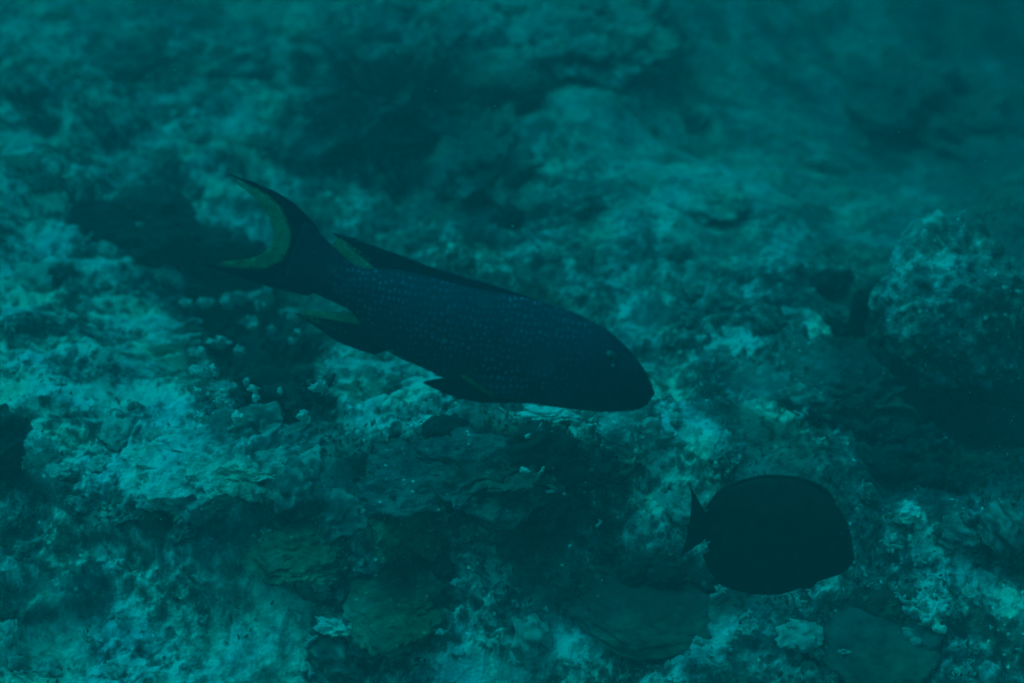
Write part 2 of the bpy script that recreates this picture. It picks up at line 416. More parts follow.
def put(px, py, sink=0.3, size=(0.1, 0.1, 0.1)):
    g = ground(px, py)
    return Vector((g[0], g[1], g[2] + size[2] * (1 - 2 * sink)))
LAND = []
def rock(name, label, cat, px, py, wpx, hpx, dep, seed, tone, mat=M_ROCK, rot=0, sink=0.35, blend=0.5, short=None, lift=0.0, **k):
    """px,py: where its middle shows; wpx: width in pixels; hpx: visible height in pixels"""
    g = ground(px, py + hpx * 0.25)
    depth = float(np.dot(g - CAMP, FWD)) - lift
    sx = wpx / FPX * depth / 2; sz = hpx / FPX * depth / 2
    size = (sx, dep, sz)
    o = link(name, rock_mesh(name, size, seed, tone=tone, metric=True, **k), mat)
    c = at_depth(px, py, depth)
    gz = h1(c[0], c[1])
    o.location = (c[0], c[1] , min(c[2], gz + sz * (1 - 2 * sink)) if sink is not None else c[2])
    o.rotation_euler = (0, 0, R(rot))
    me = o.data; nv = len(me.vertices)
    co = np.empty(nv * 3, dtype=np.float32); me.vertices.foreach_get('co', co); co = co.reshape(-1, 3).astype(float)
    cr_, sr_ = math.cos(R(rot)), math.sin(R(rot))
    wx = co[:, 0] * cr_ - co[:, 1] * sr_ + o.location.x; wy = co[:, 0] * sr_ + co[:, 1] * cr_ + o.location.y; wz = co[:, 2] + o.location.z
    own = np.empty(nv, dtype=np.float32); me.attributes['pale'].data.foreach_get('value', own)
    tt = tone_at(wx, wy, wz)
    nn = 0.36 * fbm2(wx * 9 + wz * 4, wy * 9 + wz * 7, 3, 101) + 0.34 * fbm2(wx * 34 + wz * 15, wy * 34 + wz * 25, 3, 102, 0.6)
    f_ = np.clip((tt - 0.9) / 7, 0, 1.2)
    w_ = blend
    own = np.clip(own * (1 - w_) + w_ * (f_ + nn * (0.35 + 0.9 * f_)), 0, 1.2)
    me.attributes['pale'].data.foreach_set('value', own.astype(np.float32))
    LAND.append((px, py, short or label.split(' on ')[0]))
    tag(o, label, cat)
    return o

rock('boulder_coral', 'rounded pale ridged coral head on the right beside the dark hollow', 'coral', 944, 308, 138, 146, 0.17, 11, 4.3, rough=0.12, sub=6, ridges=0.05, fine_amp=0.04, sink=None, lift=0.20, blend=0.2, jag=0.25, spots=1.2, short='the pale coral head')
rock('reef_boulder', 'broad dark hazy boulder at the top centre behind the big fish', 'boulder', 405, 85, 180, 110, 0.3, 12, 2.8, M_ROCK, sink=0.45, sub=6, rough=0.4, fine_amp=0.08, blend=0.6, short='the broad boulder at the top centre')
rock('reef_boulder', 'second dark hazy boulder just below the broad one at the top centre', 'boulder', 490, 165, 90, 60, 0.2, 13, 3.0, M_ROCK, sink=0.45, rough=0.45, fine_amp=0.10, blend=0.6, short='the second boulder at the top centre')
rock('flat_rock', 'smooth pale flat rock in the hazy upper right half', 'rock', 698, 193, 92, 40, 0.14, 14, 5.0, rough=0.12, rot=20, spots=0.2, sink=0.45, fine_amp=0.005, short='the pale flat rock')
rock('reef_ledge', 'long dark ledge at the left behind the tail of the big fish', 'rock', 140, 226, 150, 40, 0.10, 15, 1.5, M_DARK, rot=-14, sink=0.5, rough=0.5, fine_amp=0.1, short='the long dark ledge')  # dark colour stands in for the shade of the overhang
rock('reef_ledge', 'dark ledge directly left of the yellow rimmed tail', 'rock', 225, 262, 110, 30, 0.07, 16, 1.5, M_DARK, rot=-4, sink=0.5, rough=0.5, fine_amp=0.1, short='the ledge by the yellow rimmed tail')  # crevice shade painted into the rock colour here as well
rock('turf_mound', 'green algae covered mound at the lower left with a dark rim', 'rock', 300, 536, 110, 30, 0.11, 17, 4.0, M_GREEN, blend=0.7, rot=-12, rough=0.2, fine_amp=0.03, jag=0.6, sink=0.6, sub=6, short='the dark rimmed green mound')
rock('turf_mound', 'smooth dark green mound at the bottom left of centre', 'rock', 402, 594, 100, 26, 0.13, 18, 3.2, M_GREEN, blend=0.7, rough=0.18, fine_amp=0.012, spots=0.4, sink=0.6, jag=0.6, sub=6, short='the smooth dark green mound')
rock('turf_mound', 'small rounded green mound above the smooth dark green one', 'rock', 405, 520, 62, 44, 0.08, 24, 3.8, M_GREEN, rough=0.34, fine_amp=0.05, sink=0.45, short='the small green mound')
rock('leather_coral', 'smooth dull leather coral under the tail of the round dark fish', 'coral', 650, 608, 165, 30, 0.12, 19, 2.0, M_SOFT, rot=-6, jag=0.6, rough=0.06, fine_amp=0.01, spots=0.3, sink=0.45, sub=6, blend=0.5, short='the dull leather coral')
rock('leather_coral', 'smooth grey leather coral below and right of the round dark fish', 'coral', 878, 642, 115, 44, 0.11, 20, 3.4, M_SOFT, jag=0.6, rough=0.06, fine_amp=0.01, spots=0.3, sink=0.4, sub=6, blend=0.5, short='the grey leather coral')
rock('reef_boulder', 'wide boulder darkened with painted shadow and algae right below the head of the big fish', 'boulder', 470, 458, 190, 44, 0.13, 21, 2.4, M_ROCK, rot=5, rough=0.3, fine_amp=0.05, jag=0.7, sink=0.68, sub=6, blend=0.3, spots=0.5, short='the wide dark boulder')  # low tone paints the big fish's shadow and algae onto the rock
rock('reef_boulder', 'dark boulder in the hollow at the right edge', 'boulder', 985, 430, 110, 80, 0.16, 22, 1.3, M_ROCK, sink=0.45, rough=0.5, fine_amp=0.10, short='the right edge boulder')
rock('reef_boulder', 'low dark boulder left of the coral head, behind the sponge', 'boulder', 850, 388, 100, 44, 0.13, 23, 1.8, M_ROCK, sink=0.5, rough=0.5, fine_amp=0.10, short='the low dark boulder')
rock('reef_boulder', 'dark stone at the left edge below the middle', 'boulder', 4, 450, 44, 50, 0.06, 25, 1.0, M_DARK, sink=0.3, rough=0.4, fine_amp=0.08, short='the left edge boulder')
rock('limestone_block', 'small bright upright limestone block near the left edge', 'rock', 38, 455, 30, 44, 0.035, 26, 6.8, rough=0.35, sink=0.3, short='the upright limestone block')
rock('limestone_block', 'tiny white limestone lump right of the round dark fish', 'rock', 911, 514, 18, 16, 0.016, 27, 10, rough=0.3, sink=None, lift=0.06, sub=4, blend=0.1, short='the tiny white lump')
rock('limestone_block', 'second smaller white limestone lump beside the tiny white one', 'rock', 921, 525, 14, 12, 0.012, 127, 7.5, rough=0.3, sink=None, lift=0.06, sub=4, blend=0.1, short='the second white lump')
rock('limestone_block', 'bright slanted limestone chunk left of the dark branching coral', 'rock', 162, 272, 46, 22, 0.03, 28, 7.0, rot=-25, rough=0.5, sink=0.3, short='the bright slanted chunk')
rock('limestone_block', 'bright pointed limestone lump far off at the upper left', 'rock', 212, 54, 50, 34, 0.07, 29, 6.0, rough=0.45, sink=0.35, short='the bright pointed lump')
rock('limestone_block', 'narrow pale limestone lump beside the pointed one at the upper left', 'rock', 262, 68, 40, 14, 0.04, 30, 5.6, rot=-15, rough=0.4, sink=0.35, short='the narrow pale lump')
rock('limestone_block', 'bright slab leaning under the dark branching coral', 'rock', 224, 398, 40, 24, 0.03, 31, 7.0, rot=-50, rough=0.45, sink=0.3, short='the bright leaning slab')
rock('limestone_block', 'pale rugged limestone lump under the belly of the big fish', 'rock', 358, 382, 84, 36, 0.06, 32, 6.0, rot=-8, rough=0.5, sink=0.45, fine_amp=0.08, short='the lump under the belly')
rock('limestone_block', 'pale crumbly limestone lump in front of the big fish snout', 'rock', 628, 440, 70, 44, 0.06, 33, 4.8, rough=0.5, sink=0.45, fine_amp=0.10, short='the crumbly lump')
rock('limestone_block', 'pale standing limestone lump above the tail of the round dark fish', 'rock', 722, 462, 36, 40, 0.04, 34, 5.0, rough=0.5, sink=0.4, fine_amp=0.08, short='the standing lump')
rock('hazy_outcrop', 'faint grey outcrop in the haze at the far upper right', 'rock', 905, 100, 170, 60, 0.3, 35, 2.6, rough=0.5, sink=0.5, sub=6, fine_amp=0.1, short='the faint grey outcrop')
rock('hazy_outcrop', 'faint outcrop at the top centre edge in the haze', 'rock', 590, 40, 140, 44, 0.25, 36, 4.0, rough=0.5, sink=0.5, sub=6, fine_amp=0.1, short='the faint top outcrop')
rock('hazy_outcrop', 'dark hazy outcrop at the upper left with a pale crest', 'rock', 120, 70, 190, 44, 0.2, 37, 3.0, rough=0.5, sink=0.5, sub=6, fine_amp=0.1, short='the dark crested outcrop')
rock('plate_coral', 'broad pale plate of coral lying left of centre under the dark branching coral', 'coral', 235, 462, 150, 44, 0.13, 38, 5.3, rough=0.34, fine_amp=0.05, spots=0.5, rot=-8, sink=0.6, sub=6, blend=0.5, short='the pale plate coral')
for k_, (cx_, cy_, w_, h_) in enumerate(((237, 298, 20, 11), (252, 324, 14, 14), (191, 325, 13, 14), (219, 343, 14, 8), (266, 297, 11, 14), (183, 341, 24, 8), (205, 376, 12, 18), (290, 312, 12, 7))):
    lab = ('longest bright chip at the top of the dark branching coral', 'round bright chip in the middle of the dark branching coral', 'round bright chip at the left rim of the dark branching coral',
           'small flat bright chip low in the dark branching coral', 'upright bright chip at the top right of the dark branching coral', 'thin bright chip left of the dark branching coral',
           'upright bright chip at the lower left of the dark branching coral', 'faint tiny chip under the lower rim of the big fish tail')[k_]
    q_ = rock('limestone_chip', lab, 'rock', cx_, cy_, w_ * 1.1, h_ * 1.1, 0.010, 300 + k_, 6.0, sub=4, rough=1.0, fine_amp=0.2, blend=0.0, sink=None, lift=0.16, short=lab)
    LAND.pop()

for k_, (cx_, cy_, w_, h_, lab) in enumerate(((178, 104, 34, 10, 'flat bright limestone fleck below the pointed lump at the upper left'), (60, 10, 26, 16, 'pale limestone fleck cut by the top edge at the upper left'),
        (92, 76, 22, 14, 'bright fleck at the left under the dark crested outcrop'), (146, 226, 22, 12, 'small bright fleck on the long dark ledge'), (18, 155, 30, 16, 'bright limestone fleck at the left edge well above the ledge'),
        (160, 150, 40, 16, 'broad bright limestone fleck above the long dark ledge'), (250, 136, 50, 16, 'broad bright limestone fleck above the yellow rimmed tail'), (170, 345, 44, 18, 'bright limestone fleck left of the dark branching coral'),
        (320, 578, 24, 26, 'bright jagged limestone fleck between the two green mounds'), (338, 628, 34, 18, 'bright limestone fleck below the two green mounds'), (545, 415, 44, 10, 'long thin bright fleck right below the big fish belly'))):
    rock('limestone_fleck', lab, 'rock', cx_, cy_, w_, h_, 0.02, 500 + k_, 7.4, sub=4, rough=0.6, fine_amp=0.06, blend=0.1, sink=None, lift=0.06 if cy_ < 240 else 0.03, short=lab)
    LAND.pop()
# tubes along polylines
def tube(pts, rad, n=8):
    pts = [Vector(p) for p in pts]
    V, F = [], []
    for i, p in enumerate(pts):
        d = (pts[min(i + 1, len(pts) - 1)] - pts[max(i - 1, 0)]).normalized()
        a = d.orthogonal().normalized(); b = d.cross(a)
        for k in range(n):
            t = 2 * math.pi * k / n
            V.append(p + (a * math.cos(t) + b * math.sin(t)) * rad[i])
    for i in range(len(pts) - 1):
        for k in range(n):
            F.append((i * n + k, i * n + (k + 1) % n, (i + 1) * n + (k + 1) % n, (i + 1) * n + k))
    V.append(pts[-1] + (pts[-1] - pts[-2]).normalized() * rad[-1] * 0.7); e = len(V) - 1
    for k in range(n): F.append(((len(pts) - 1) * n + k, (len(pts) - 1) * n + (k + 1) % n, e))
    V.append(pts[0]); e = len(V) - 1
    for k in range(n): F.append((k, e, (k + 1) % n))
    return V, F
def join(parts):
    V, F = [], []
    for v, f in parts:
        o = len(V); V += list(v); F += [tuple(i + o for i in q) for q in f]
    return V, F
def smooth_path(pts, n):
    P = np.array([list(p) for p in pts], dtype=float); t = np.linspace(0, len(P) - 1, n)
    r = []
    for q in t:
        i = min(int(q), len(P) - 2); u = q - i
        p0 = P[max(i - 1, 0)]; p1 = P[i]; p2 = P[i + 1]; p3 = P[min(i + 2, len(P) - 1)]
        r.append(0.5 * ((2 * p1) + (-p0 + p2) * u + (2 * p0 - 5 * p1 + 4 * p2 - p3) * u * u + (-p0 + 3 * p1 - 3 * p2 + p3) * u ** 3))
    return r

# upright sponge beside the coral head: tube with an open rim
g = ground(853, 335)
sp = empty('tube_sponge', (g[0], g[1], h1(g[0], g[1]) - 0.004)); sp.scale = (0.62, 0.62, 0.66)
tag(sp, 'dark upright finger shaped sponge standing left of the pale coral head', 'sponge')
prof = [(0.032, 0), (0.030, 0.04), (0.033, 0.09), (0.034, 0.13), (0.030, 0.165), (0.022, 0.182), (0.013, 0.178), (0.010, 0.15), (0.003, 0.13)]
V = []
for i, (r_, z_) in enumerate(prof):
    for k in range(20):
        a = 2 * math.pi * k / 20; rr = r_ * (1 + 0.08 * math.sin(3 * a + i) + 0.05 * math.sin(7 * a + 2 * i))
        V.append((rr * math.cos(a) + 0.008 * math.sin(z_ * 14), rr * math.sin(a), z_))
link('sponge_body', mesh_np('sponge_body', V, grid_faces(len(prof), 20, True), np.full(len(V), 0.35)), M_SPONGE, sp)
V = [((0.040 + 0.008 * math.sin(5 * a)) * math.cos(a) * s, (0.040 + 0.008 * math.sin(5 * a)) * math.sin(a) * s, z_) for s, z_ in ((1.25, -0.02), (1.1, 0.008), (0.8, 0.016)) for a in np.linspace(0, 2 * math.pi, 21)[:-1]]
link('holdfast', mesh_np('holdfast', V, grid_faces(3, 20, True), np.full(len(V), 0.45)), M_SPONGE, sp)

# dark branching corals: each colony is its branches over a base
def branching(px, py, rad, hgt, nb, seed, label, mat=M_DARK, tone=0.25, squash=1.0, short='the branching coral'):
    rs = random.Random(seed)
    g = ground(px, py)
    e = empty('branching_coral', (g[0], g[1], g[2]))
    tag(e, label, 'coral', 'branching coral colonies on the reef')
    LAND.append((px, py, short))
    b = link('coral_base', rock_mesh('coral_base', (rad * 0.8, rad * 0.6 * squash, hgt * 0.35), seed, tone=1.5, sub=4), mat, e)
    for i in range(nb):
        a = rs.uniform(0, 2 * math.pi); q = math.sqrt(rs.random())
        bx, by = math.cos(a) * q * rad * 0.75, math.sin(a) * q * rad * 0.6 * squash
        tilt = q * 0.9
        d = Vector((math.cos(a) * tilt, math.sin(a) * tilt * squash, 1)).normalized()
        L_ = hgt * rs.uniform(0.6, 1.05) * (1 - 0.25 * q)
        parts = []
        p0 = Vector((bx, by, 0)); p1 = p0 + d * L_ * 0.55 + Vector((rs.uniform(-1, 1), rs.uniform(-1, 1), 0)) * 0.012
        p2 = p1 + (d + Vector((rs.uniform(-.4, .4), rs.uniform(-.4, .4), 0))) * L_ * 0.45
        r0 = rs.uniform(0.008, 0.013)
        parts.append(tube(smooth_path([p0, p1, p2], 7), [r0 * (1 - 0.07 * k) for k in range(7)], 7))
        for s in range(rs.randint(2, 4)):
            u = rs.uniform(0.3, 0.85); st = p0.lerp(p2, u); st = p0.lerp(p1, u / 0.55) if u < 0.55 else p1.lerp(p2, (u - 0.55) / 0.45)
            dd = (d * 0.6 + Vector((rs.uniform(-1, 1), rs.uniform(-1, 1), rs.uniform(-.2, .6)))).normalized()
            ln = L_ * rs.uniform(0.2, 0.42)
            parts.append(tube([st, st + dd * ln * 0.5, st + dd * ln + Vector((0, 0, ln * 0.2))], [r0 * 0.8, r0 * 0.65, r0 * 0.45], 6))
        V, F = join(parts)
        zz = np.array([q_[2] for q_ in V])
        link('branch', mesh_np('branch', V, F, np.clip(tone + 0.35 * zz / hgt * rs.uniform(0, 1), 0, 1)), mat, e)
    return e
branching(262, 360, 0.15, 0.10, 26, 1, 'dark spread branching coral below the big fish tail with bright gaps', short='the spread branching coral')
branching(215, 330, 0.09, 0.08, 16, 2, 'small dark branching coral left of the spread one', short='the small dark branching coral')
branching(292, 405, 0.10, 0.07, 18, 3, 'dark low branching coral between the spread one and the pale plate', short='the low branching coral')
branching(255, 150, 0.05, 0.04, 8, 4, 'dim branching coral just above the yellow rimmed tail', short='the dim tail side coral')
branching(905, 455, 0.12, 0.08, 18, 5, 'dim branching coral in the dark hollow under the coral head', short='the hollow branching coral')
branching(930, 618, 0.035, 0.05, 9, 6, 'tiny pale star shaped branching coral at the lower right', M_ROCK, 0.75, short='the star shaped coral')
branching(590, 470, 0.08, 0.06, 12, 7, 'dim branching coral right of the wide dark boulder under the snout', short='the dim snout side coral')
branching(395, 185, 0.12, 0.09, 14, 8, 'dusky branching coral above the back of the big fish', short='the dusky branching coral')

# pale coral stick and stubs
def stick(pa, pb, r0, label):
    a = ground(*pa); b = ground(*pb)
    A = Vector((a[0], a[1], h1(a[0], a[1]) + 0.045)); B = Vector((b[0], b[1], h1(b[0], b[1]) + 0.03))
    m = A.lerp(B, 0.5) + Vector((0, 0, 0.008))
    pts = smooth_path([Vector((0, 0, 0)), m - A, B - A], 9)
    rr = [r0 * (1 + 0.25 * math.sin(i * 2.1)) for i in range(9)]
    p = [tube(pts, rr, 9), tube([pts[3], Vector(pts[3]) + Vector((0.01, -0.004, 0.02)), Vector(pts[3]) + Vector((0.012, -0.006, 0.03))], [r0 * .7, r0 * .6, r0 * .4], 7),
         tube([pts[6], Vector(pts[6]) + Vector((-0.012, -0.01, 0.006)), Vector(pts[6]) + Vector((-0.02, -0.016, 0.01))], [r0 * .7, r0 * .6, r0 * .4], 7)]
    V, F = join(p)
    o = link('coral_stick', mesh_np('coral_stick', V, F, np.full(len(V), 0.8)), M_ROCK, None, A)
    return tag(o, label, 'coral')
stick((520, 498), (566, 518), 0.006, 'thin pale broken coral stick lying below the wide dark boulder')
stick((525, 462), (552, 452), 0.004, 'short faint coral stick above the thin pale one')

# ------------------------------------------------------------------ small stones and broken coral, one object each
LAND += [(470, 330, 'the big fish'), (778, 535, 'the round dark fish'), (853, 312, 'the tube sponge'), (543, 508, 'the thin coral stick')]
USED = set()
def where(px, py):
    d, i = min((math.hypot(px - a, (py - b) * 1.2), i) for i, (a, b, c) in enumerate(LAND))
    a, b, c = LAND[i]
    ang = math.degrees(math.atan2(-(py - b), px - a)) % 360
    q = ('right of', 'above and right of', 'above', 'above and left of', 'left of', 'below and left of', 'below', 'below and right of')[int((ang + 22.5) // 45) % 8]
    return ('close' if d < 48 else 'further'), q, c
def unique(px, py, adj, noun):
    dist, q, c = where(px, py)
    for l in ('%s %s %s %s' % (adj, noun, q, c), '%s %s %s %s %s' % (adj, noun, dist, q, c)):
        l = l.replace('further', 'well').replace('close ', 'close by, ')
        if l not in USED and len(l.split()) <= 16:
            USED.add(l); return l
    return None
r9 = random.Random(77)
for k_ in range(34):
    cx_, cy_ = r9.uniform(185, 325), r9.uniform(292, 420)
    w_ = r9.uniform(5, 11)
    lab = unique(cx_, cy_, ('tiny' if w_ < 8 else 'small') + ' bright', 'chip')
    if lab is None: continue
    q_ = rock('limestone_chip', lab, 'rock', cx_, cy_, w_, w_ * r9.uniform(.7, 1.4), 0.007, 400 + k_, 7.6, sub=3, rough=0.8, blend=0.0, sink=None, lift=0.19, short='x')
    q_['group'] = 'bright chips over the dark branching coral'
    LAND.pop()
rs = random.Random(5)
stone_me = []
for tname, tn, mt in (('pale', 6.6, M_ROCK), ('grey', 4.0, M_ROCK), ('dark', 1.6, M_DARK)):
    stone_me.append([tname, mt, [rock_mesh('reef_stone', (1, 1, 0.7), 200 + 10 * len(stone_me) + q, tone=tn, sub=4, rough=0.32, fine_amp=0.14, jag=0.7, spots=0.9) for q in range(5)]])
frag_me = []
for q in range(7):
    r2 = random.Random(q + 50)
    pts = [Vector((0, 0, 0)), Vector((r2.uniform(.3, .6), r2.uniform(-.2, .2), 0.1)), Vector((1, r2.uniform(-.4, .4), 0.1))]
    parts = [tube(smooth_path(pts, 6), [0.16, 0.15, 0.17, 0.14, 0.13, 0.10], 8)]
    for s in range(r2.randint(1, 4)):
        u = r2.uniform(0.2, 0.9); st = pts[0].lerp(pts[2], u); dd = Vector((r2.uniform(-.3, .5), r2.choice((-1, 1)) * r2.uniform(.4, .9), r2.uniform(0, .6))).normalized()
        parts.append(tube([st, st + dd * .2, st + dd * r2.uniform(.3, .55)], [.13, .11, .07], 7))
    V, F = join(parts)
    V = [v - Vector((.5, 0, 0)) for v in V]
    frag_me.append(mesh_np('coral_fragment', V, F, np.random.RandomState(q).uniform(0.55, 0.95, len(V))))
    frag_me[-1].materials.append(M_ROCK)
placed = []
tries = 0
while len(placed) < 190 and tries < 5000:
    tries += 1
    px, py = rs.uniform(8, 1016), rs.uniform(12, 676)
    if any((px - a) ** 2 + ((py - b) * 1.4) ** 2 < 24 ** 2 for a, b in placed): continue
    if 300 < px < 640 and abs(py - (257 + (px - 300) * 0.39)) < 45 or math.hypot(px - 778, py - 535) < 66: continue
    g = ground(px, py)
    t = float(tone_at(np.array([g[0]]), np.array([g[1]]), np.array([g[2]]))[0]) + rs.uniform(-1.2, 1.2)
    if float(silt_haze(np.array([g[0]]), np.array([g[1]]))[0]) > 0.55 and rs.random() < 0.75: continue
    k = 0 if t > 5.2 else (1 if t > 2.9 else 2)
    tname, mt, mm = stone_me[k]
    me = rs.choice(mm)
    sname, s = rs.choice((('tiny', 0.013), ('small', 0.019), ('small', 0.022), ('fist sized', 0.034), ('large', 0.048)))
    lab = unique(px, py, '%s %s encrusted' % (sname, tname), 'stone')
    if lab is None: continue
    placed.append((px, py))
    o = bpy.data.objects.new('reef_stone', me)
    if not me.materials: me.materials.append(mt)
    COL.objects.link(o)
    o.location = (g[0], g[1], h1(g[0], g[1]) + 0.004)
    o.scale = (s * rs.uniform(.8, 1.3), s * rs.uniform(.8, 1.3), s * rs.uniform(.7, 1.1))
    o.rotation_euler = (rs.uniform(-.4, .4), rs.uniform(-.4, .4), rs.uniform(0, 6.28))
    tag(o, lab, 'stone', 'encrusted stones lying among the reef rubble')
nf, tries = 0, 0
while nf < 120 and tries < 3000:
    tries += 1
    px, py = rs.uniform(8, 1016), 683 - 560 * rs.random() ** 1.3
    if 300 < px < 640 and abs(py - (257 + (px - 300) * 0.39)) < 45 or math.hypot(px - 778, py - 535) < 66: continue
    g = ground(px, py)
    t = float(tone_at(np.array([g[0]]), np.array([g[1]]), np.array([g[2]]))[0])
    if rs.random() > (t - 1.5) / 4: continue
    q = rs.randrange(len(frag_me))
    sname, s = rs.choice((('tiny', 0.013), ('short', 0.02), ('finger sized', 0.03)))
    lab = unique(px, py, sname + ' pale broken', 'coral fragment')
    if lab is None: continue
    o = bpy.data.objects.new('coral_fragment', frag_me[q]); COL.objects.link(o)
    o.location = (g[0], g[1], h1(g[0], g[1]) + 0.020); o.scale = (s, s, s)
    o.rotation_euler = (rs.uniform(-.5, .5), rs.uniform(-.5, .5), rs.uniform(0, 6.28))
    tag(o, lab, 'coral fragment', 'broken coral fragments lying on the reef')
    nf += 1

# algae turf: tiny leaning blades nobody could count
def turf(n, seed):
    r = np.random.RandomState(seed)
    yy = 1.5 * (5.2 / 1.5) ** r.rand(n); xx = (r.rand(n) * 2 - 1) * (0.5 + 0.40 * yy)
    hh = height(xx, yy)
    tn = tone_at(xx, yy, hh)
    keep = (r.rand(n) < np.clip((5.5 - tn) / 4.5, 0.08, 1)) & (fbm2(xx * 5, yy * 5, 2, 7) > -0.1)
    xx, yy, hh = xx[keep], yy[keep], hh[keep]; m = len(xx)
    hh = hh + fine(xx, yy) - 0.004
    L_ = r.uniform(0.006, 0.016, m); a = r.rand(m) * 6.283; lean = r.rand(m) * 0.9; wd = r.uniform(0.0015, 0.0035, m)
    b = np.stack([xx, yy, hh], 1)
    side = np.stack([np.cos(a), np.sin(a), np.zeros(m)], 1) * wd[:, None]
    la = a + 1.2
    ld = np.stack([np.cos(la) * lean, np.sin(la) * lean, np.ones(m)], 1)
    mid = b + ld * (L_ * 0.55)[:, None]
    tip = b + ld * L_[:, None] + np.stack([np.cos(la), np.sin(la), np.zeros(m)], 1) * (L_ * 0.4)[:, None]
    V = np.stack([b - side, b + side, mid - side * 1.3, mid + side * 1.3, tip], 1).reshape(-1, 3)
    i = np.arange(m)[:, None] * 5
    F = np.concatenate([i + np.array([[0, 1, 3]]), i + np.array([[0, 3, 2]]), i + np.array([[2, 3, 4]])], 0)
    return V, F
V, F = turf(70000, 3)
M_TURF = plain_mat('algae_turf', (0.09, 0.10, 0.07), 0.8, 0.1, 0.6, 12)
tag(link('algae_turf', mesh_np('algae_turf', V, F, smooth=False), M_TURF), 'short dark algae turf growing over the reef rock', 'algae', kind='stuff')

# drifting specks in the water
r = np.random.RandomState(9); n = 420
V0, F0 = ICO[2]; V0 = V0[:]; V, F = [], []
for i in range(n):
    p = at_depth(r.uniform(0, 1024), r.uniform(0, 683), r.uniform(1.1, 2.9)); s = r.uniform(0.0004, 0.0012)
    F.append(F0 + len(V) * len(V0)); V.append(V0 * s * np.array([1, 1, r.uniform(0.6, 1.6)]) + p)
M_SPECK = plain_mat('drifting_speck', (0.75, 0.75, 0.7), 0.8, 0.2, 0.1, 50)
tag(link('drifting_particles', mesh_np('drifting_particles', np.concatenate(V), np.concatenate(F)), M_SPECK), 'tiny pale specks drifting in the water', 'particles', kind='stuff')

# ------------------------------------------------------------------ fish
class Frame:
    """the fish's own frame: u along the body towards the snout, v towards the back, w out of its flank, in metres"""
    def __init__(s, A, B, depth, roll, yaw=0):
        s.A = np.array(A, float); s.B = np.array(B, float)
        d = s.B - s.A; s.L = np.linalg.norm(d); s.d = d / s.L
        s.n = np.array([s.d[1], -s.d[0]])      # image up-ish
        s.k = depth / FPX
        e = RIGHT * s.d[0] - UP * s.d[1]; f = RIGHT * s.n[0] - UP * s.n[1]; g_ = np.cross(e, f)   # g_ towards camera
        m = Matrix((Vector(e), Vector(g_) * -1, Vector(f))).transposed()
        m = m @ Matrix.Rotation(R(yaw), 3, 'Z') @ Matrix.Rotation(R(roll), 3, 'X')
        s.mat = Matrix.Translation(Vector(at_depth(*s.A, depth))) @ m.to_4x4()
    def uv(s, p):
        q = np.array(p, float) - s.A
        return float(q @ s.d) * s.k, float(q @ s.n) * s.k
def prof_interp(pts, u):
    P = sorted((q[0], q[1]) for q in smooth_path([(a, b, 0) for a, b in sorted(pts)], 160)); xs = [p[0] for p in P]; zs = [p[1] for p in P]
    return np.interp(u, xs, zs)
def smooth1(a, n=3):
    for _ in range(n):
        b = a.copy(); b[1:-1] = 0.25 * a[:-2] + 0.5 * a[1:-1] + 0.25 * a[2:]; a = b
    return a
def fish_body(name, top, bot, wmax, wprof, ns=110, nq=56, mouth=None, gill=None):
    u0 = max(min(p[0] for p in top), min(p[0] for p in bot)); u1 = max(max(p[0] for p in top), max(p[0] for p in bot))
    s = np.linspace(0, 1, ns); s = 1 - (1 - s) ** 1.35        # denser at the snout
    u = u0 + (u1 - u0) * s
    zt = smooth1(prof_interp(top, u), 2); zb = smooth1(prof_interp(bot, u), 2)
    wd = wmax * np.interp(s, [a for a, b in wprof], [b for a, b in wprof]); wd = smooth1(wd, 6)
    V = []
    for i in range(ns):
        c, h_ = (zt[i] + zb[i]) / 2, max((zt[i] - zb[i]) / 2, 1e-4)
        for k in range(nq):
            a = 2 * math.pi * k / nq
            ca, sa = math.cos(a), math.sin(a)
            y_ = wd[i] * math.copysign(abs(ca) ** 0.95, ca) * (1 - 0.25 * max(0, sa) ** 3)
            z_ = c + h_ * math.copysign(abs(sa) ** 0.92, sa)
            if gill is not None:
                gu = gill - 0.10 * h_ - 0.35 * abs(z_ - c) ** 2 / h_
                dd = (u[i] - gu) / 0.006
                y_ *= 1 + 0.05 * math.exp(-max(dd, 0) ** 2 * 0.02) * (1 if dd > 0 else math.exp(-dd * dd)) * (abs(sa) < .8)
            if mouth is not None:
                md = (z_ - (mouth[1] + (u[i] - u1) * 0.35)) / 0.0022
                if u[i] > mouth[0]: y_ *= 1 - 0.22 * math.exp(-md * md)
            V.append((u[i], y_, z_))
    F = [tuple(int(q) for q in f) for f in grid_faces(ns, nq, True)]
    for e, iu in ((0, 0), (1, ns - 1)):
        V.append((u[iu] + (0.0008 if e else -0.0005), 0, (zt[iu] + zb[iu]) / 2)); c = len(V) - 1
        for k in range(nq):
            a, b = iu * nq + k, iu * nq + (k + 1) % nq
            F.append((a, b, c) if e else (b, a, c))
    return mesh_np(name, V, F), (u, zt, zb, wd)
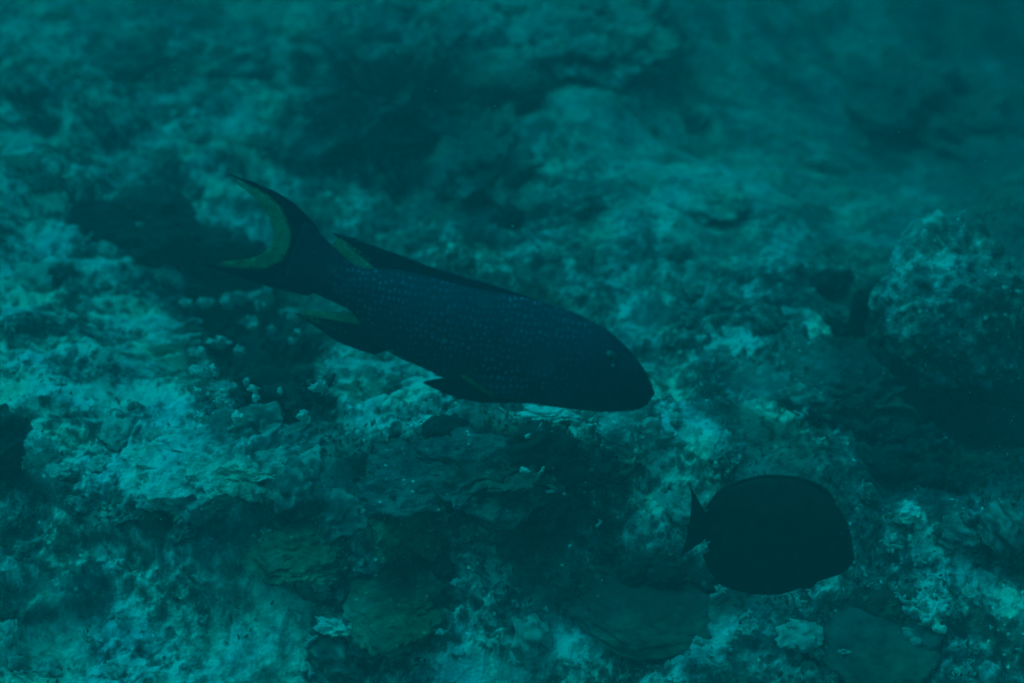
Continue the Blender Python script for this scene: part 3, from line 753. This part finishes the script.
def fin_mesh(name, base, tip, rows=10, rays=26, thick=0.0022, ray_amp=0.0009, bend=0.0, y0=0.0, yslope=0.0):
    """a fin as a real sheet with rays: base and tip are polylines (u,v) with matching order"""
    def res(P, n):
        P = np.array([q[:2] for q in smooth_path([(a, b, 0) for a, b in P], 60)]) if len(P) > 2 else np.array(P, float); d = np.r_[0, np.cumsum(np.linalg.norm(np.diff(P, axis=0), axis=1))]; t = np.linspace(0, d[-1], n)
        return np.stack([np.interp(t, d, P[:, 0]), np.interp(t, d, P[:, 1])], 1)
    nc_ = rays * 3 + 1
    B_, T_ = res(base, nc_), res(tip, nc_)
    V = []
    for side in (1, -1):
        for i in range(rows):
            s = i / (rows - 1)
            for j in range(nc_):
                p = B_[j] * (1 - s) + T_[j] * s
                th = thick * (1 - 0.8 * s) * 0.5 + ray_amp * (0.5 + 0.5 * math.cos(2 * math.pi * j / 3)) * (1 - 0.6 * s)
                V.append((p[0], y0 + yslope * s + bend * s * s * math.sin(3 * j / nc_) + side * th, p[1]))
    n1 = rows * nc_
    f = grid_faces(rows, nc_)
    F = [tuple(int(a) for a in q) for q in f] + [tuple(int(a) + n1 for a in q[::-1]) for q in f]
    rim = [i for i in range(nc_)] + [r_ * nc_ + nc_ - 1 for r_ in range(1, rows)] + [(rows - 1) * nc_ + j for j in range(nc_ - 2, -1, -1)] + [r_ * nc_ for r_ in range(rows - 2, 0, -1)]
    for a, b in zip(rim, rim[1:] + rim[:1]): F.append((b, a, a + n1, b + n1))
    return mesh_np(name, V, F)

# grouper skin: dark violet blue with rows of small pale spots
def grouper_skin():
    m, t, b = nodes_of('grouper_skin')
    N, L = t.nodes.new, t.links.new
    tc = N('ShaderNodeTexCoord')
    mp = N('ShaderNodeMapping'); mp.inputs['Scale'].default_value = (112, 25, 92); mp.inputs['Rotation'].default_value = (0, R(12), 0)
    L(tc.outputs['Object'], mp.inputs[0])
    v = N('ShaderNodeTexVoronoi'); v.inputs['Scale'].default_value = 1.0; v.inputs['Randomness'].default_value = 0.45
    sx_ = N('ShaderNodeSeparateXYZ'); cx_ = N('ShaderNodeCombineXYZ'); L(mp.outputs[0], sx_.inputs[0]); L(sx_.outputs[0], cx_.inputs[0]); L(sx_.outputs[2], cx_.inputs[1])
    wn = N('ShaderNodeTexNoise'); wn.inputs['Scale'].default_value = 14; L(tc.outputs['Object'], wn.inputs['Vector'])
    wa = N('ShaderNodeVectorMath'); wa.operation = 'MULTIPLY_ADD'; wa.inputs[1].default_value = (2.2, 2.2, 0); L(wn.outputs['Color'], wa.inputs[0]); L(cx_.outputs[0], wa.inputs[2])
    v.voronoi_dimensions = '2D'
    L(wa.outputs[0], v.inputs['Vector'])
    sp_ = N('ShaderNodeMapRange'); sp_.inputs['From Min'].default_value = 0.10; sp_.inputs['From Max'].default_value = 0.32; sp_.inputs['To Min'].default_value = 1; sp_.inputs['To Max'].default_value = 0
    L(v.outputs['Distance'], sp_.inputs['Value'])
    nz = N('ShaderNodeTexNoise'); nz.inputs['Scale'].default_value = 18; nz.inputs['Detail'].default_value = 3
    L(tc.outputs['Object'], nz.inputs['Vector'])
    nr_ = N('ShaderNodeMapRange'); nr_.inputs['From Min'].default_value = 0.25; nr_.inputs['From Max'].default_value = 0.65
    L(nz.outputs['Fac'], nr_.inputs['Value'])
    mu = N('ShaderNodeMath'); mu.operation = 'MULTIPLY'
    sq = N('ShaderNodeSeparateXYZ'); L(tc.outputs['Object'], sq.inputs[0])
    f1 = N('ShaderNodeMapRange'); f1.interpolation_type = 'SMOOTHSTEP'; f1.inputs['From Min'].default_value = 0.02; f1.inputs['From Max'].default_value = 0.12; L(sq.outputs[0], f1.inputs['Value'])
    f2 = N('ShaderNodeMapRange'); f2.interpolation_type = 'SMOOTHSTEP'; f2.inputs['From Min'].default_value = 0.38; f2.inputs['From Max'].default_value = 0.54; f2.inputs['To Min'].default_value = 1; f2.inputs['To Max'].default_value = 0.15; L(sq.outputs[0], f2.inputs['Value'])
    fm = N('ShaderNodeMath'); fm.operation = 'MULTIPLY'; L(f1.outputs[0], fm.inputs[0]); L(f2.outputs[0], fm.inputs[1])
    fn = N('ShaderNodeMath'); fn.operation = 'MULTIPLY'; L(fm.outputs[0], fn.inputs[0]); L(nr_.outputs[0], fn.inputs[1])
    sv = N('ShaderNodeSeparateColor'); L(v.outputs['Color'], sv.inputs[0])
    fv = N('ShaderNodeMapRange'); fv.inputs['To Min'].default_value = 0.25; fv.inputs['To Max'].default_value = 1.3; L(sv.outputs[0], fv.inputs['Value'])
    fo = N('ShaderNodeMath'); fo.operation = 'MULTIPLY'; L(fn.outputs[0], fo.inputs[0]); L(fv.outputs[0], fo.inputs[1])
    L(sp_.outputs[0], mu.inputs[0]); L(fo.outputs[0], mu.inputs[1])
    n2_ = N('ShaderNodeTexNoise'); n2_.inputs['Scale'].default_value = 7; n2_.inputs['Detail'].default_value = 4
    L(tc.outputs['Object'], n2_.inputs['Vector'])
    cr = N('ShaderNodeValToRGB'); e = cr.color_ramp.elements
    e[0].position = 0.3; e[0].color = (0.08, 0.014, 0.032, 1); e[1].position = 0.7; e[1].color = (0.12, 0.024, 0.050, 1)
    L(n2_.outputs['Fac'], cr.inputs[0])
    mix = N('ShaderNodeMix'); mix.data_type = 'RGBA'; mix.inputs[7].default_value = (0.28, 0.14, 0.23, 1)
    L(mu.outputs[0], mix.inputs[0]); L(cr.outputs[0], mix.inputs[6]); L(mix.outputs[2], b.inputs['Base Color'])
    b.inputs['Roughness'].default_value = 0.7; b.inputs['Specular IOR Level'].default_value = 0.12
    bp = N('ShaderNodeBump'); bp.inputs['Strength'].default_value = 0.25; bp.inputs['Distance'].default_value = 0.001
    L(v.outputs['Distance'], bp.inputs['Height']); L(bp.outputs[0], b.inputs['Normal'])
    return m
M_GSKIN = grouper_skin()
M_GFIN = plain_mat('grouper_fin', (0.09, 0.018, 0.04), 0.7, 0.1, 0.3, 40, 0.06)
M_DULL = plain_mat('dull_yellow_fin_edge', (0.6, 0.15, 0.05), 0.6, 0.2, 0.3, 60, 0.4)
M_YELLOW = plain_mat('yellow_fin_edge', (0.75, 0.26, 0.11), 0.6, 0.2, 0.3, 75, 0.5)
M_EYE = plain_mat('fish_eye', (0.02, 0.02, 0.02), 0.15, 0.5, 0.1, 10)
M_IRIS = plain_mat('fish_iris', (0.25, 0.06, 0.06), 0.3, 0.4, 0.2, 10)
def ball(name, c, r3, mat, parent, sub=3):
    v, f = ICO[sub]
    return link(name, mesh_np(name, v * np.array(r3), f), mat, parent, c)

fr = Frame((300, 257), (652, 396), 2.25, 12)
gr = empty('grouper', (0, 0, 0)); gr.matrix_world = fr.mat
tag(gr, 'large dark blue spotted grouper with a yellow rimmed crescent tail swimming right over the reef', 'fish')
top = [fr.uv(p) for p in ((306,221),(316,227),(328,240),(344,256),(361,268),(384,268),(410,271),(440,279),(470,286),(500,292),(530,298),(560,307),(585,317),(608,330),(627,347),(640,363),(649,378),(653.5,391))]
bot = [fr.uv(p) for p in ((280,283),(306,291),(330,301),(352,313),(362,328),(372,342),(395,357),(425,370),(455,384),(485,394),(520,402),(560,408),(600,412),(628,411.5),(643,408),(650,402),(653,396))]
top = [(a, b) for a, b in top]; bot = [(a, b) for a, b in bot]
us = max(min(a for a, b in top), min(a for a, b in bot))
me, gp = fish_body('body', top, bot, 0.062, [(0, .16), (.08, .22), (.25, .55), (.5, .92), (.68, 1.0), (.82, .88), (.92, .6), (.97, .36), (1.0, .05)],
                   mouth=(fr.uv((618, 396))[0], fr.uv((650, 399))[1]), gill=fr.uv((560, 360))[0])
link('body', me, M_GSKIN, gr)
def gv(P): return [fr.uv(p) for p in P]
# tail: one crescent sheet; its yellow rim is a sub-part
def fin(name, base, tip, mat, **k): return link(name, fin_mesh(name, base, tip, **k), mat, gr)
tl = fin('tail_fin', gv([(258, 183), (282, 194), (299, 206), (320, 230), (322, 258), (312, 294), (286, 291), (262, 285), (236, 277)]), gv([(228, 173), (260, 190), (281, 208), (290, 232), (285, 254), (262, 267), (198, 264)]), M_GFIN, rays=30, rows=12)
link('tail_rim', fin_mesh('tail_rim', gv([(234, 178), (264, 191), (283, 208), (292, 232), (287, 255), (263, 269), (214, 267)]), gv([(243, 187), (257, 198), (269, 213), (274, 232), (269, 248), (252, 258), (222, 262)]), rows=6, rays=24, thick=0.0014, ray_amp=0.0006), M_YELLOW, tl)
# dorsal fin: spiny front and pointed soft lobe with yellow rear margin
fin('dorsal_spines', gv([(420, 278), (450, 286), (480, 292), (510, 298), (545, 306)]), gv([(408, 257), (436, 268), (468, 277), (502, 287), (540, 300)]), M_GFIN, rays=10, rows=6)
dl = fin('dorsal_fin', gv([(386, 276), (396, 279), (408, 280), (422, 282)]), gv([(332, 232), (352, 237), (380, 247), (409, 257.5)]), M_GFIN, rays=14, rows=8)
link('dorsal_rim', fin_mesh('dorsal_rim', gv([(390, 277), (366, 255), (338, 236)]), gv([(378, 282), (352, 267), (334, 245)]), rows=4, rays=12, thick=0.0012, ray_amp=0.0005), M_YELLOW, dl)
# anal fin
al = fin('anal_fin', gv([(362, 326), (368, 334), (376, 342), (392, 350)]), gv([(292, 314), (312, 327), (340, 345), (372, 356)]), M_GFIN, rays=14, rows=8)
link('anal_rim', fin_mesh('anal_rim', gv([(368, 330), (342, 333), (298, 318)]), gv([(358, 314), (334, 312), (302, 311)]), rows=4, rays=12, thick=0.0012, ray_amp=0.0005), M_YELLOW, al)
# pelvic and pectoral fins
for yy in (-0.004, 0.004):
    fin('pelvic_fin', gv([(476, 374), (500, 388), (520, 398), (532, 404)]), gv([(421, 384), (438, 392), (456, 399), (480, 404)]), M_GFIN, rays=9, rows=8, y0=yy, yslope=yy * 0.5)
for sy in (-1, 1):
    pf = fin('pectoral_fin', gv([(532, 370), (534, 376), (534, 382), (531, 388)]), gv([(470, 366), (478, 372), (486, 378), (497, 386)]), M_GSKIN, rays=10, rows=9, y0=sy * 0.060, yslope=sy * 0.012)
    link('pectoral_rim', fin_mesh('pectoral_rim', gv([(470.5, 366.5), (478, 372), (486, 378), (497, 386)]), gv([(464, 366), (473, 374), (483, 380.5), (495, 387.5)]), rows=4, rays=8, thick=0.001, ray_amp=0.0004, y0=sy * 0.0722), M_DULL, pf)
    eu, ev = fr.uv((610, 352))
    iw = float(np.interp(eu, gp[0], gp[3]))
    ey = ball('eye', (eu, sy * iw * 0.72, ev), (0.0105, 0.006, 0.0105), M_IRIS, gr)
    ball('pupil', (0, sy * 0.003, 0), (0.006, 0.0045, 0.006), M_EYE, ey, 3)

# surgeonfish: tall oval body with long low fins
M_SSKIN = plain_mat('surgeonfish_skin', (0.02, 0.012, 0.010), 0.6, 0.2, 0.5, 60)
M_SFIN = plain_mat('surgeonfish_fin', (0.022, 0.014, 0.013), 0.6, 0.2, 0.3, 40)
M_SPINE = plain_mat('tail_spine', (0.5, 0.35, 0.3), 0.5, 0.3, 0.2, 40)
fr = Frame((703, 526), (853, 556), 2.38, 10)
sf = empty('surgeonfish', (0, 0, 0)); sf.matrix_world = fr.mat
tag(sf, 'almost black oval surgeonfish with a crescent tail at the lower right facing right', 'fish')
top = gv([(702,514),(708,511),(716,498),(728,488),(745,480),(765,476),(785,476.5),(803,481),(820,490),(834,503),(845,519),(851,538),(854,556)])
bot = gv([(700,538),(706,540),(713,560),(725,576),(741,587),(762,593),(785,592),(808,586),(826,580),(840,575),(849,568),(853.5,561)])
me, sp_ = fish_body('body', top, bot, 0.030, [(0, .12), (.08, .2), (.25, .6), (.5, .95), (.7, 1.0), (.85, .8), (.94, .5), (1.0, .12)], ns=80, nq=44, mouth=(fr.uv((846, 562))[0], fr.uv((853, 560))[1]), gill=fr.uv((825, 540))[0])
link('body', me, M_SSKIN, sf)
def fin(name, base, tip, mat, **k): return link(name, fin_mesh(name, base, tip, **k), mat, sf)
fin('tail_fin', gv([(706, 514), (708, 522), (708, 532), (704, 541)]), gv([(689, 483), (691, 498), (690.5, 512), (688, 528), (686, 541), (680, 559)]), M_SFIN, rays=16, rows=10)
fin('dorsal_fin', gv([(711, 509), (727, 495), (745, 488), (765, 484), (785, 484), (803, 488), (820, 497), (831, 507)]), gv([(705, 508), (717, 490), (737, 479), (762, 473), (788, 473.5), (808, 478), (824, 487), (834, 499)]), M_SFIN, rays=26, rows=6)
fin('anal_fin', gv([(712, 551), (726, 568), (742, 579), (762, 585), (785, 585), (800, 584)]), gv([(703, 556), (713, 577), (731, 591), (757, 597), (782, 596.5), (804, 589)]), M_SFIN, rays=22, rows=6)
for sy in (-1, 1):
    fin('pectoral_fin', gv([(820, 548), (822, 553), (822, 559), (819, 563)]), gv([(792, 545), (786, 552), (788, 563), (798, 572)]), M_SFIN, rays=8, rows=7, y0=sy * 0.031, yslope=sy * 0.008)
    a, b = fr.uv((839, 530)); iw = float(np.interp(a, sp_[0], sp_[3]))
    ey = ball('eye', (a, sy * iw * 0.75, b), (0.0055, 0.0035, 0.0055), M_SFIN, sf)
    ball('pupil', (0, sy * 0.0018, 0), (0.0033, 0.0025, 0.0033), M_EYE, ey, 3)
    fin('pelvic_fin', gv([(808, 581), (812, 582), (817, 581)]), gv([(800, 584), (803, 588), (811, 587)]), M_SFIN, rays=4, rows=5, y0=sy * 0.010, yslope=sy * .004)
    # the small pale blade at the root of the tail
    V, F = tube([Vector((*(lambda q: (q[0], sy * 0.0060, q[1]))(fr.uv((710, 541))),)), Vector((*(lambda q: (q[0], sy * 0.0075, q[1]))(fr.uv((704, 544))),)), Vector((*(lambda q: (q[0], sy * 0.0095, q[1]))(fr.uv((700, 547))),))], [0.0012, 0.0016, 0.0005], 8)
    link('tail_spine', mesh_np('tail_spine', V, F), M_SPINE, sf)

# ------------------------------------------------------------------ the hazy sea water
me = bpy.data.meshes.new('haze')
x0, x1, y0, y1, z0, z1 = -19, 19, -15, 19, -2.2, 2.7
me.from_pydata([(x0,y0,z0),(x1,y0,z0),(x1,y1,z0),(x0,y1,z0),(x0,y0,z1),(x1,y0,z1),(x1,y1,z1),(x0,y1,z1)], [], [(0,3,2,1),(4,5,6,7),(0,1,5,4),(1,2,6,5),(2,3,7,6),(3,0,4,7)])
hz = link('haze', me)
m = bpy.data.materials.new('sea_water_haze'); m.use_nodes = True; t = m.node_tree
t.nodes.remove(t.nodes['Principled BSDF'])
pv = t.nodes.new('ShaderNodeVolumePrincipled')
pv.inputs['Color'].default_value = (0.15, 0.17, 0.192, 1)
pv.inputs['Density'].default_value = HAZE_D
pv.inputs['Anisotropy'].default_value = 0.0
t.links.new(pv.outputs[0], t.nodes['Material Output'].inputs['Volume'])
me.materials.append(m)
tag(hz, kind='stuff')
